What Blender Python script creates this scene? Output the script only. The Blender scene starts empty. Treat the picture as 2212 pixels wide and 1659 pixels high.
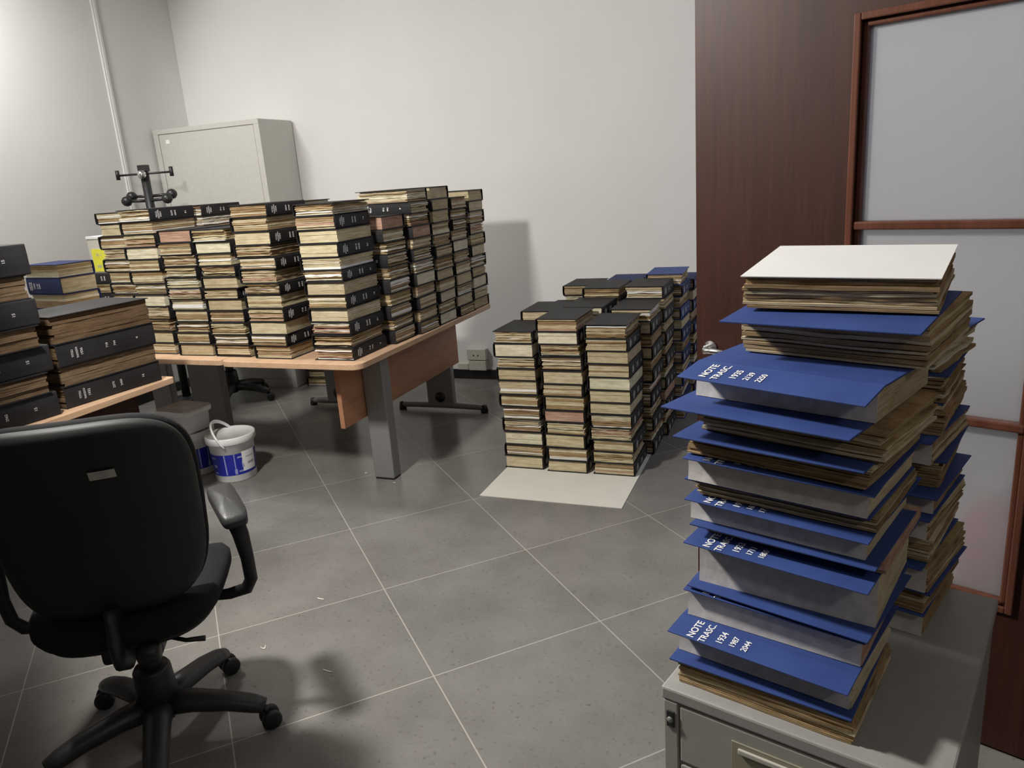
import bpy, math, random
from mathutils import Vector, Matrix
C = bpy.context.scene.collection
SC = bpy.context.scene
# ------------------------------------------------------------------ camera
cam = bpy.data.cameras.new('camera'); camo = bpy.data.objects.new('camera', cam); C.objects.link(camo)
cam.sensor_width = 36.0; cam.lens = 36*1641.88/2212; cam.clip_start = 0.05
R_ = Vector((0.93215147, 0.35522365, -0.07006991)); U_ = Vector((-0.03089458, 0.27085576, 0.96212405)); F_ = Vector((-0.36074805, 0.89468057, -0.26345308))
M = Matrix((( R_.x, U_.x, -F_.x, 0), (R_.y, U_.y, -F_.y, 0), (R_.z, U_.z, -F_.z, 1.488), (0, 0, 0, 1)))
camo.matrix_world = M
SC.camera = camo
# ------------------------------------------------------------------ world, lamps, exposure
w = bpy.data.worlds.new('world'); SC.world = w; w.use_nodes = True
w.node_tree.nodes['Background'].inputs[0].default_value = (0.5, 0.55, 0.65, 1); w.node_tree.nodes['Background'].inputs[1].default_value = 0.02
SC.view_settings.view_transform = 'Standard'; SC.view_settings.look = 'None'; SC.view_settings.gamma = 1
SC.view_settings.use_curve_mapping = False
SC.view_settings.exposure = 0.2
PANELS = [(-4.15, 2.75, 3.285, 58)]
LAMP = (-1.93, 1.12, 2.50)
def alight(name, loc, power, col, size):
    l = bpy.data.lights.new(name, 'AREA'); l.shape = 'SQUARE'; l.size = size; l.energy = power; l.color = col
    o = bpy.data.objects.new(name, l); o.location = loc; C.objects.link(o); return o
for p_ in PANELS: alight('ceiling_panel_light', (p_[0],p_[1],p_[2]-.012), p_[3], (1.0, 0.985, 0.95), .52)
def plight(name, loc, power, col, rad):
    l = bpy.data.lights.new(name, 'POINT'); l.energy = power; l.color = col; l.shadow_soft_size = rad
    o = bpy.data.objects.new(name, l); o.location = loc; C.objects.link(o); return o
AIM = Vector((.50, .80, -.32)).normalized()
sl = bpy.data.lights.new('floodlight_bulb', 'SPOT'); sl.energy = 245; sl.color = (1.0, 0.97, 0.915); sl.shadow_soft_size = .11
sl.spot_size = math.radians(143); sl.spot_blend = .16
fo = bpy.data.objects.new('floodlight_bulb', sl); fo.location = LAMP; fo.rotation_euler = AIM.to_track_quat('-Z','Y').to_euler(); C.objects.link(fo)
plight('cool_fill_light', (1.45, 3.6, 2.5), 22, (0.66, 0.72, 1.0), 0.12)  # added cool fill behind the door, tints the frosted panes bluish
plight('right_fill_light', (1.35, -.75, 2.7), 19, (1.0, 0.93, 0.88), 0.12)  # added fill from the right behind the camera, lifts pedestal and page faces

# ------------------------------------------------------------------ materials
def nm(name):
    m = bpy.data.materials.new(name); m.use_nodes = True; nt = m.node_tree
    return m, nt, nt.nodes['Principled BSDF']
def tex(nt, scale=(1,1,1), kind='Object', rot=(0,0,0)):
    tc = nt.nodes.new('ShaderNodeTexCoord'); mp = nt.nodes.new('ShaderNodeMapping'); mp.inputs['Scale'].default_value = scale
    mp.inputs['Rotation'].default_value = rot
    nt.links.new(tc.outputs[kind], mp.inputs[0]); return mp.outputs[0]
def noise(nt, vec, scale, detail=4, rough=.5):
    n = nt.nodes.new('ShaderNodeTexNoise'); n.inputs['Scale'].default_value = scale; n.inputs['Detail'].default_value = detail
    n.inputs['Roughness'].default_value = rough; nt.links.new(vec, n.inputs['Vector']); return n.outputs['Fac']
def ramp(nt, fac, stops):
    r = nt.nodes.new('ShaderNodeValToRGB'); nt.links.new(fac, r.inputs[0]); e = r.color_ramp.elements
    e[0].position, e[0].color = stops[0][0], (*stops[0][1], 1); e[1].position, e[1].color = stops[-1][0], (*stops[-1][1], 1)
    for p, c in stops[1:-1]:
        x = e.new(p); x.color = (*c, 1)
    return r.outputs[0]
def bump(nt, h, b, strength, dist=.002):
    n = nt.nodes.new('ShaderNodeBump'); n.inputs['Strength'].default_value = strength; n.inputs['Distance'].default_value = dist
    nt.links.new(h, n.inputs['Height']); nt.links.new(n.outputs[0], b.inputs['Normal'])
def simple(name, col, rough=.6, var=.12, scale=30, metal=0, bmp=0, sc=(1,1,1), spec=None, coat=0):
    m, nt, b = nm(name); v = tex(nt, sc); f = noise(nt, v, scale)
    lo = tuple(c*(1-var) for c in col); hi = tuple(min(1, c*(1+var)) for c in col)
    nt.links.new(ramp(nt, f, [(.3, lo), (.7, hi)]), b.inputs['Base Color'])
    b.inputs['Roughness'].default_value = rough; b.inputs['Metallic'].default_value = metal
    if spec is not None: b.inputs['Specular IOR Level'].default_value = spec
    if coat: b.inputs['Coat Weight'].default_value = coat
    if bmp: bump(nt, f, b, bmp)
    return m
def wall_mat():
    m, nt, b = nm('white_paint'); v = tex(nt); f = noise(nt, v, 1.3, 6, .6)
    nt.links.new(ramp(nt, f, [(.3, (.70,.695,.675)), (.7, (.75,.745,.725))]), b.inputs['Base Color'])
    b.inputs['Roughness'].default_value = .75; g = noise(nt, v, 160, 3); bump(nt, g, b, .05, .0006); return m
def floor_mat():
    m, nt, b = nm('grey_stone_tile')
    tc = nt.nodes.new('ShaderNodeTexCoord'); mp = nt.nodes.new('ShaderNodeMapping'); nt.links.new(tc.outputs['Object'], mp.inputs[0])
    mp.vector_type = 'TEXTURE'
    mp.inputs['Location'].default_value = (-2.33, 3.065, 0); mp.inputs['Rotation'].default_value = (0, 0, math.radians(45)); mp.inputs['Scale'].default_value = (.6, .6, .6)
    sx = nt.nodes.new('ShaderNodeSeparateXYZ'); nt.links.new(mp.outputs[0], sx.inputs[0])
    def line(out):
        a = nt.nodes.new('ShaderNodeMath'); a.operation = 'FRACT'; nt.links.new(out, a.inputs[0])
        s = nt.nodes.new('ShaderNodeMath'); s.operation = 'SUBTRACT'; nt.links.new(a.outputs[0], s.inputs[0]); s.inputs[1].default_value = .5
        t = nt.nodes.new('ShaderNodeMath'); t.operation = 'ABSOLUTE'; nt.links.new(s.outputs[0], t.inputs[0])
        g = nt.nodes.new('ShaderNodeMath'); g.operation = 'GREATER_THAN'; nt.links.new(t.outputs[0], g.inputs[0]); g.inputs[1].default_value = .5-.0035
        return g.outputs[0], a
    gx, _ = line(sx.outputs[0]); gy, _ = line(sx.outputs[1])
    mx = nt.nodes.new('ShaderNodeMath'); mx.operation = 'MAXIMUM'; nt.links.new(gx, mx.inputs[0]); nt.links.new(gy, mx.inputs[1])
    fl = nt.nodes.new('ShaderNodeVectorMath'); fl.operation = 'FLOOR'; nt.links.new(mp.outputs[0], fl.inputs[0])
    wn = nt.nodes.new('ShaderNodeTexWhiteNoise'); nt.links.new(fl.outputs[0], wn.inputs[0])
    v = tc.outputs['Object']
    a = noise(nt, v, 3.5, 8, .65); c = noise(nt, v, 60, 4, .7)
    base = ramp(nt, a, [(.3, (.175,.167,.155)), (.7, (.235,.226,.210))])
    sp = ramp(nt, c, [(.30, (.55,.55,.55)), (.42, (1,1,1)), (.68, (1,1,1)), (.74, (1.5,1.5,1.5))])
    mul = nt.nodes.new('ShaderNodeMix'); mul.data_type = 'RGBA'; mul.blend_type = 'MULTIPLY'; mul.inputs[0].default_value = .8
    nt.links.new(base, mul.inputs[6]); nt.links.new(sp, mul.inputs[7])
    tv = ramp(nt, wn.outputs[0], [(0, (.93,.93,.93)), (1, (1.06,1.05,1.05))])
    m2 = nt.nodes.new('ShaderNodeMix'); m2.data_type = 'RGBA'; m2.blend_type = 'MULTIPLY'; m2.inputs[0].default_value = 1
    nt.links.new(mul.outputs[2], m2.inputs[6]); nt.links.new(tv, m2.inputs[7])
    # scuffs of plaster dust
    d = noise(nt, v, 22, 6, .8); dm = ramp(nt, d, [(.66, (0,0,0)), (.74, (1,1,1))])
    m3 = nt.nodes.new('ShaderNodeMix'); m3.data_type = 'RGBA'; nt.links.new(dm, m3.inputs[0]); nt.links.new(m2.outputs[2], m3.inputs[6]); m3.inputs[7].default_value = (.33,.32,.29,1)
    m4 = nt.nodes.new('ShaderNodeMix'); m4.data_type = 'RGBA'; nt.links.new(mx.outputs[0], m4.inputs[0]); nt.links.new(m3.outputs[2], m4.inputs[6]); m4.inputs[7].default_value = (.40,.385,.35,1)
    nt.links.new(m4.outputs[2], b.inputs['Base Color'])
    b.inputs['Specular IOR Level'].default_value = .32; rr = ramp(nt, a, [(.3, (.17,)*3), (.7, (.27,)*3)]); nt.links.new(rr, b.inputs['Roughness'])
    inv = nt.nodes.new('ShaderNodeMath'); inv.operation = 'SUBTRACT'; inv.inputs[0].default_value = 1; nt.links.new(mx.outputs[0], inv.inputs[1])
    bump(nt, inv.outputs[0], b, .3, .001)
    return m
def wood_mat(name, dark, light, rough=.4, axis=2, sc=1.0):
    m, nt, b = nm(name); s = [14*sc]*3; s[axis] = .9*sc
    v = tex(nt, tuple(s)); f = noise(nt, v, 2.2, 8, .65); v2 = tex(nt, tuple(x*5 for x in s)); f2 = noise(nt, v2, 3, 5, .7)
    c1 = ramp(nt, f, [(.3, dark), (.7, light)]); c2 = ramp(nt, f2, [(.3, (.78,)*3), (.7, (1.08,)*3)])
    mul = nt.nodes.new('ShaderNodeMix'); mul.data_type = 'RGBA'; mul.blend_type = 'MULTIPLY'; mul.inputs[0].default_value = 1
    nt.links.new(c1, mul.inputs[6]); nt.links.new(c2, mul.inputs[7]); nt.links.new(mul.outputs[2], b.inputs['Base Color'])
    b.inputs['Roughness'].default_value = rough; b.inputs['Specular IOR Level'].default_value = .3; bump(nt, f2, b, .08, .001); return m
def page_mat(name, a, c, e):
    m, nt, b = nm(name)
    oi = nt.nodes.new('ShaderNodeObjectInfo')
    tc = nt.nodes.new('ShaderNodeTexCoord'); ad = nt.nodes.new('ShaderNodeVectorMath'); ad.operation = 'ADD'
    nt.links.new(tc.outputs['Object'], ad.inputs[0]); nt.links.new(oi.outputs['Random'], ad.inputs[1])
    mp = nt.nodes.new('ShaderNodeMapping'); mp.inputs['Scale'].default_value = (5, 5, 330); nt.links.new(ad.outputs[0], mp.inputs[0])
    f = noise(nt, mp.outputs[0], 1.6, 5, .75)
    col = ramp(nt, f, [(.30, a), (.47, c), (.64, e)])
    mp2 = nt.nodes.new('ShaderNodeMapping'); mp2.inputs['Scale'].default_value = (9, 9, 30); nt.links.new(ad.outputs[0], mp2.inputs[0])
    g = noise(nt, mp2.outputs[0], 2, 4, .6); sh = ramp(nt, g, [(.3, (.78,.74,.68)), (.6, (1.0,1.0,1.0))])
    tint = ramp(nt, oi.outputs['Random'], [(0, (.80,.75,.68)), (.5, (1,.99,.96)), (1, (.98,1.0,.93))])
    m1 = nt.nodes.new('ShaderNodeMix'); m1.data_type = 'RGBA'; m1.blend_type = 'MULTIPLY'; m1.inputs[0].default_value = 1
    nt.links.new(col, m1.inputs[6]); nt.links.new(sh, m1.inputs[7])
    m2 = nt.nodes.new('ShaderNodeMix'); m2.data_type = 'RGBA'; m2.blend_type = 'MULTIPLY'; m2.inputs[0].default_value = 1
    nt.links.new(m1.outputs[2], m2.inputs[6]); nt.links.new(tint, m2.inputs[7]); nt.links.new(m2.outputs[2], b.inputs['Base Color'])
    b.inputs['Roughness'].default_value = .9; b.inputs['Specular IOR Level'].default_value = .15
    bump(nt, f, b, .5, .0015); return m
def cloth_mat(name, lo, hi, rough=.75, s=900):
    m, nt, b = nm(name); v = tex(nt); f = noise(nt, v, s, 2); g = noise(nt, v, 9, 3)
    c1 = ramp(nt, g, [(.3, lo), (.7, hi)]); nt.links.new(c1, b.inputs['Base Color'])
    b.inputs['Roughness'].default_value = rough; b.inputs['Specular IOR Level'].default_value = .3; bump(nt, f, b, .25, .0006); return m
def glass_mat():
    m, nt, b = nm('frosted_glass'); out = nt.nodes['Material Output']
    b.inputs['Base Color'].default_value = (.92,.93,.95,1); b.inputs['Transmission Weight'].default_value = 1; b.inputs['Roughness'].default_value = .42; b.inputs['IOR'].default_value = 1.2
    v = tex(nt); f = noise(nt, v, 220, 2); bump(nt, f, b, .2, .001)
    d = nt.nodes.new('ShaderNodeBsdfDiffuse'); d.inputs[0].default_value = (.62,.61,.60,1)
    t = nt.nodes.new('ShaderNodeBsdfTranslucent'); t.inputs[0].default_value = (.75,.76,.80,1)
    a = nt.nodes.new('ShaderNodeMixShader'); a.inputs[0].default_value = .5; nt.links.new(d.outputs[0], a.inputs[1]); nt.links.new(t.outputs[0], a.inputs[2])
    x = nt.nodes.new('ShaderNodeMixShader'); x.inputs[0].default_value = .42; nt.links.new(b.outputs[0], x.inputs[1]); nt.links.new(a.outputs[0], x.inputs[2])
    nt.links.new(x.outputs[0], out.inputs[0]); return m
MT = dict(
 wall=wall_mat(), floor=floor_mat(),
 door=wood_mat('dark_cherry_veneer', (.030,.009,.006), (.060,.019,.012), .5, 2),
 bead=wood_mat('cherry_beading', (.095,.034,.021), (.155,.060,.038), .3, 2),
 beech=wood_mat('beech_laminate', (.56,.36,.22), (.66,.44,.29), .45, 1, .6),
 beechv=wood_mat('beech_panel', (.40,.19,.105), (.48,.24,.14), .45, 1, .6),
 glass=glass_mat(),
 steel=simple('grey_cabinet_paint', (.50,.49,.455), .45, .04),
 pedestal=simple('grey_pedestal_paint', (.34,.335,.315), .42, .05, bmp=.05),
 pedlite=simple('pale_drawer_paint', (.36,.35,.32), .45, .05),
 legm=simple('silver_leg_paint', (.27,.27,.265), .42, .05, 60, .25),
 blackp=simple('black_plastic', (.012,.012,.013), .45, .1, 80, bmp=.1),
 armp=simple('armrest_plastic', (.03,.03,.031), .42, .1, 300, bmp=.2),
 fabric=cloth_mat('black_seat_fabric', (.008,.008,.009), (.013,.013,.014), .95, 600),
 shell=simple('black_shell', (.010,.0105,.0105), .6, .1, 400, bmp=.15),
 skirt=simple('black_skirting', (.012,.011,.010), .4, .1),
 black=cloth_mat('black_book_cloth', (.012,.011,.012), (.022,.021,.022), .6),
 grey=cloth_mat('faded_black_cloth', (.030,.027,.028), (.045,.041,.041), .65),
 blue=cloth_mat('blue_book_cloth', (.030,.056,.20), (.044,.082,.27), .6),
 navy=cloth_mat('navy_book_cloth', (.018,.024,.085), (.026,.036,.12), .7),
 letter=simple('white_lettering', (.86,.86,.86), .6, .05),
 silver=simple('dull_silver_lettering', (.50,.50,.51), .55, .05),
 cream=page_mat('cream_pages', (.30,.23,.13), (.62,.53,.36), (.74,.66,.49)),
 aged=page_mat('aged_brown_pages', (.13,.075,.035), (.36,.25,.135), (.52,.39,.24)), dust=page_mat('shaded_brown_pages', (.06,.035,.02), (.15,.10,.06), (.24,.17,.11)),  # second one: aged brown, darkened to imitate shade on the ledger sides
 pale=page_mat('pale_pages', (.45,.39,.27), (.74,.68,.53), (.84,.80,.68)),
 pink=page_mat('pinkish_folders', (.25,.12,.085), (.48,.29,.22), (.68,.52,.42)),
 whitep=simple('white_sheet', (.82,.80,.76), .8, .03, 20),
 endp=simple('white_endpaper', (.80,.79,.77), .7, .02, 12),
 lining=simple('glued_spine_lining', (.60,.57,.545), .85, .13, 55, bmp=.3),
 card=simple('cream_cardboard', (.76,.74,.66), .7, .02, 8),
 plastic=simple('white_plastic', (.80,.81,.81), .3, .02, 8),
 socket=simple('ivory_plastic', (.55,.53,.46), .4, .03),
 label=simple('blue_tub_label', (.012,.02,.32), .35, .05, 8),
 palebl=simple('pale_label_print', (.30,.34,.62), .5, .05),
 prin=simple('grey_print', (.34,.35,.40), .6, .1, 90),
 yellow=simple('yellow_label', (.72,.70,.05), .6, .05),
 chrome=simple('chrome', (.7,.7,.7), .2, .02, 5, 1),
 gun=simple('dark_painted_metal', (.030,.030,.031), .38, .05, 40, .4),
 red=simple('red_enamel', (.55,.02,.02), .3, .05),
 lockb=simple('black_lock', (.02,.02,.02), .35, .05),
 globe=None, dark_wall=simple('bounce_dimming_grey', (.16,.16,.15), .8, .05, 3), ceil=simple('ceiling_paint', (.50,.49,.47), .9, .04, 3))  # unseen walls and ceiling coloured dark to cut bounced light
gm, gnt, gb = nm('lit_globe'); gb.inputs['Base Color'].default_value = (.9,.9,.9,1); gb.inputs['Transmission Weight'].default_value = 1; gb.inputs['Roughness'].default_value = .2; MT['globe'] = gm

# ------------------------------------------------------------------ mesh helpers
class MB:
    def __init__(s): s.v = []; s.f = []; s.m = []; s.sm = []
    def add(s, vs, fs, mi=0, smooth=False, mat=None):
        o = len(s.v)
        s.v += [tuple(mat @ Vector(p)) if mat else tuple(p) for p in vs]
        for f in fs: s.f.append(tuple(i+o for i in f)); s.m.append(mi); s.sm.append(smooth)
        return s
    def box(s, a, b, mi=0, mat=None):
        x0, y0, z0 = a; x1, y1, z1 = b
        return s.add([(x0,y0,z0),(x1,y0,z0),(x1,y1,z0),(x0,y1,z0),(x0,y0,z1),(x1,y0,z1),(x1,y1,z1),(x0,y1,z1)],
              [(0,3,2,1),(4,5,6,7),(0,1,5,4),(1,2,6,5),(2,3,7,6),(3,0,4,7)], mi, False, mat)
    def prism(s, pts, h0, h1, plane='xy', mi=0, smooth=False, mat=None):
        n = len(pts)
        def P(p, h): return (p[0],p[1],h) if plane=='xy' else ((p[0],h,p[1]) if plane=='xz' else (h,p[0],p[1]))
        vs = [P(p,h0) for p in pts]+[P(p,h1) for p in pts]
        s.add(vs, [tuple(range(n-1,-1,-1)), tuple(range(n,2*n))], mi, False, mat)
        o = len(s.v)-2*n
        for i in range(n):
            j = (i+1)%n; s.f.append((o+i,o+j,o+n+j,o+n+i)); s.m.append(mi); s.sm.append(smooth)
        return s
    def lathe(s, prof, n=28, mi=0, mat=None, smooth=True):
        vs = []; fs = []
        for r, z in prof:
            for k in range(n):
                a = 2*math.pi*k/n; vs.append((r*math.cos(a), r*math.sin(a), z))
        for i in range(len(prof)-1):
            for k in range(n):
                l = (k+1)%n; fs.append((i*n+k, i*n+l, (i+1)*n+l, (i+1)*n+k))
        if prof[0][0] > 1e-6: fs.append(tuple(range(n-1,-1,-1)))
        if prof[-1][0] > 1e-6: fs.append(tuple((len(prof)-1)*n+k for k in range(n)))
        return s.add(vs, fs, mi, smooth, mat)
    def tube(s, pts, rad, n=12, mi=0, mat=None, flat=1.0, up=None):
        pts = [Vector(p) for p in pts]; rs = rad if isinstance(rad,(list,tuple)) else [rad]*len(pts)
        vs = []; fs = []; pn = None
        for i, p in enumerate(pts):
            t = (pts[min(i+1,len(pts)-1)]-pts[max(i-1,0)]).normalized()
            u = Vector(up) if up else Vector((0,0,1))
            if abs(t.dot(u)) > .95: u = Vector((1,0,0)) if not up else Vector((0,1,0))
            a = t.cross(u).normalized()
            if pn is not None and a.dot(pn) < 0: a = -a
            pn = a; b = a.cross(t).normalized()
            for k in range(n):
                g = 2*math.pi*k/n; vs.append(tuple(p + a*(rs[i]*math.cos(g)) + b*(rs[i]*flat*math.sin(g))))
        for i in range(len(pts)-1):
            for k in range(n):
                l = (k+1)%n; fs.append((i*n+k, i*n+l, (i+1)*n+l, (i+1)*n+k))
        fs.append(tuple(range(n-1,-1,-1))); fs.append(tuple((len(pts)-1)*n+k for k in range(n)))
        return s.add(vs, fs, mi, True, mat)
    def pad(s, ring, rows, mi=0, mat=None):
        # rows: list of (scale, offset-function) ; ring list of (x,y); result closed pillow
        n = len(ring); vs = []; fs = []
        for sc, fn in rows:
            for x, y in ring: vs.append(fn(x*sc, y*sc))
        for i in range(len(rows)-1):
            for k in range(n):
                l = (k+1)%n; fs.append((i*n+k, i*n+l, (i+1)*n+l, (i+1)*n+k))
        fs.append(tuple(range(n-1,-1,-1))); fs.append(tuple((len(rows)-1)*n+k for k in range(n)))
        return s.add(vs, fs, mi, True, mat)
    def mesh(s, name, mats):
        me = bpy.data.meshes.new(name); me.from_pydata(s.v, [], s.f)
        for m in mats: me.materials.append(m)
        me.polygons.foreach_set('material_index', s.m); me.polygons.foreach_set('use_smooth', s.sm); me.update()
        return me
    def build(s, name, mats, parent=None, bevel=0, seg=2):
        if not isinstance(mats,(list,tuple)): mats = [mats]
        return link(name, s.mesh(name, mats), parent, bevel, seg)
def link(name, me, parent=None, bevel=0, seg=2):
    o = bpy.data.objects.new(name, me); C.objects.link(o)
    if parent: o.parent = parent
    if bevel:
        b = o.modifiers.new('bevel', 'BEVEL'); b.width = bevel; b.segments = seg; b.limit_method = 'ANGLE'; b.angle_limit = math.radians(40)
    return o
def tag(o, label, cat, group=None):
    o['label'] = label; o['category'] = cat
    if group: o['group'] = group
    return o
def thing(name, label, cat, loc=(0,0,0), rz=0, group=None):
    o = bpy.data.objects.new(name, None); C.objects.link(o); o.location = loc; o.rotation_euler = (0,0,rz); o.empty_display_size = .05
    return tag(o, label, cat, group)
def struct(o): o['kind'] = 'structure'; return o
def textmesh(txt, size, ext=.0002):
    cu = bpy.data.curves.new('t', 'FONT'); cu.body = txt; cu.size = size; cu.extrude = ext; cu.offset = size*.016; cu.align_x = 'CENTER'; cu.align_y = 'CENTER'; cu.resolution_u = 3
    ob = bpy.data.objects.new('t', cu); C.objects.link(ob); dg = bpy.context.evaluated_depsgraph_get(); dg.update()
    me = bpy.data.meshes.new_from_object(ob.evaluated_get(dg)); bpy.data.objects.remove(ob); bpy.data.curves.remove(cu)
    vs = [tuple(v.co) for v in me.vertices]; fs = [tuple(p.vertices) for p in me.polygons]; bpy.data.meshes.remove(me); return vs, fs
_tc = {}
def text_into(mb, txt, size, mat, wide=1.0):
    k = (txt, size)
    if k not in _tc: _tc[k] = textmesh(txt, size)
    vs, fs = _tc[k]; mb.add([(x*wide, y, z) for x, y, z in vs], fs, 0, False, mat)
ORD = ['lowest','second','third','fourth','fifth','sixth','seventh','eighth','ninth','tenth','eleventh','twelfth','thirteenth','fourteenth']

# ------------------------------------------------------------------ room shell
X0, X1, Y0, Y1, ZC = -4.75, 2.1, -1.4, 5.17, 3.3
struct(MB().box((X0-.1,Y0-.1,-.08),(X1+.1,Y1+.1,0)).build('floor', MT['floor']))
struct(MB().box((X0-.1,Y0-.1,ZC),(X1+.1,Y1+.1,ZC+.08)).build('ceiling', MT['ceil']))
struct(MB().box((X0-.1,Y1,0),(X1+.1,Y1+.1,ZC)).build('wall_back', MT['wall']))
struct(MB().box((X0-.1,Y0,0),(X0,Y1,ZC)).build('wall_left', MT['wall']))
struct(MB().box((X1,Y0,0),(X1+.1,Y1,ZC)).build('wall_right', MT['dark_wall']))
struct(MB().box((X0-.1,Y0-.1,0),(X1+.1,Y0,ZC)).build('wall_front', MT['dark_wall']))
struct(MB().box((X0,Y1-.012,0),(X1,Y1,.075)).build('baseboard_back', MT['skirt'], bevel=.003))
struct(MB().box((X0,Y0,0),(X0+.012,Y1-.012,.075)).build('baseboard_left', MT['skirt'], bevel=.003))
# white cable trunking up the left wall
t = MB().box((X0,4.425,.075),(X0+.014,4.47,ZC)).box((X0+.014,4.438,.075),(X0+.02,4.458,ZC)).build('trim_1', MT['wall'], bevel=.002); struct(t)

# ------------------------------------------------------------------ open wooden door with three frosted panes (the leaf stands ajar)
dang = -math.radians(21.4)
door = bpy.data.objects.new('door_1', None); C.objects.link(door); door.location = (-.301, 2.21, 0); door.rotation_euler = (0,0,dang); struct(door)
DW, DH, DT = 1.22, 2.12, .04
px0, px1, pz0, pz1 = .425, .820, .410, 1.772
mid = [.858, 1.313]
body = MB()
for a, b in [((0,0,.008),(px0,DT,DH)), ((px1,0,.008),(DW,DT,DH)), ((px0,0,.008),(px1,DT,pz0)), ((px0,0,pz1),(px1,DT,DH))]: body.box(a,b)
struct(body.build('door_leaf', MT['door'], door))
bd = MB()
def beading(x0,x1,z0,z1,wd=.016):
    for k, (o, d) in enumerate([(0,.012),(wd*.55,.007)]):
        wv = wd-o if k==0 else wd
        bd.box((x0-wv,-d,z0-wv),(x0+.0,0.004,z1+wv)); bd.box((x1,-d,z0-wv),(x1+wv,.004,z1+wv))
        bd.box((x0,-d,z1),(x1,.004,z1+wv)); bd.box((x0,-d,z0-wv),(x1,.004,z0))
beading(px0,px1,pz0,pz1)
struct(bd.build('pane_beading', MT['bead'], door, bevel=.003))
br = MB()
for z in mid: br.box((px0,-.006,z-.010),(px1,DT,z+.010))
for a,b in [((px0,.002,pz0),(px0+.014,DT,pz1)),((px1-.014,.002,pz0),(px1,DT,pz1)),((px0,.002,pz1-.014),(px1,DT,pz1)),((px0,.002,pz0),(px1,DT,pz0+.012))]: br.box(a,b)
struct(br.build('glazing_bar', MT['bead'], door, bevel=.004))
zs = [pz0+.012]+mid+[pz1-.014]
for k in range(3):
    struct(MB().box((px0+.014,.018,zs[k]+(.010 if k else 0)),(px1-.014,.022,zs[k+1]-(.010 if k<2 else 0))).build('glass_pane', MT['glass'], door))
hb = MB().lathe([(0,0),(.020,0),(.020,.006),(.012,.008),(.012,.03),(0,.03)],20,mat=Matrix.Translation((.045,0,.972))@Matrix.Rotation(math.radians(90),4,'X'))
hb.tube([(.045,-.032,.972),(.05,-.045,.972),(.075,-.05,.974),(.15,-.05,.971)],[.010,.010,.009,.008])
struct(hb.build('door_handle', MT['chrome'], door))

# ------------------------------------------------------------------ ceiling panels (above the frame)
for i, p_ in enumerate(PANELS):
    pl = thing('ceiling_panel_lamp', 'square ceiling panel lamp above the left desk and ledgers', 'lamp', (p_[0],p_[1],0))
    m = MB(); 
    for q in [((-.30,-.30),(.30,-.27)),((-.30,.27),(.30,.30)),((-.30,-.27),(-.27,.27)),((.27,-.27),(.30,.27))]: m.box((q[0][0],q[0][1],p_[2]-.02),(q[1][0],q[1][1],ZC))
    m.build('frame', MT['plastic'], pl)
    MB().box((-.27,-.27,p_[2]-.002),(.27,.27,p_[2]+.006)).build('diffuser', MT['plastic'], pl)

pl = thing('pendant_floodlight', 'round floodlight on a ceiling stem, tilted towards the back wall', 'lamp', tuple(Vector(LAMP)-AIM*.16))
MB().tube([(0,0,.05),(0,0,ZC-LAMP[2]-.07)],.010,10).build('stem', MT['plastic'], pl)
rim = MB().lathe([(.05,-.10),(.12,-.04),(.15,.02),(.155,.02),(.125,-.05),(.052,-.11),(0,-.112)],32,mat=AIM.to_track_quat('Z','Y').to_matrix().to_4x4()).build('reflector', MT['plastic'], pl)
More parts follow.
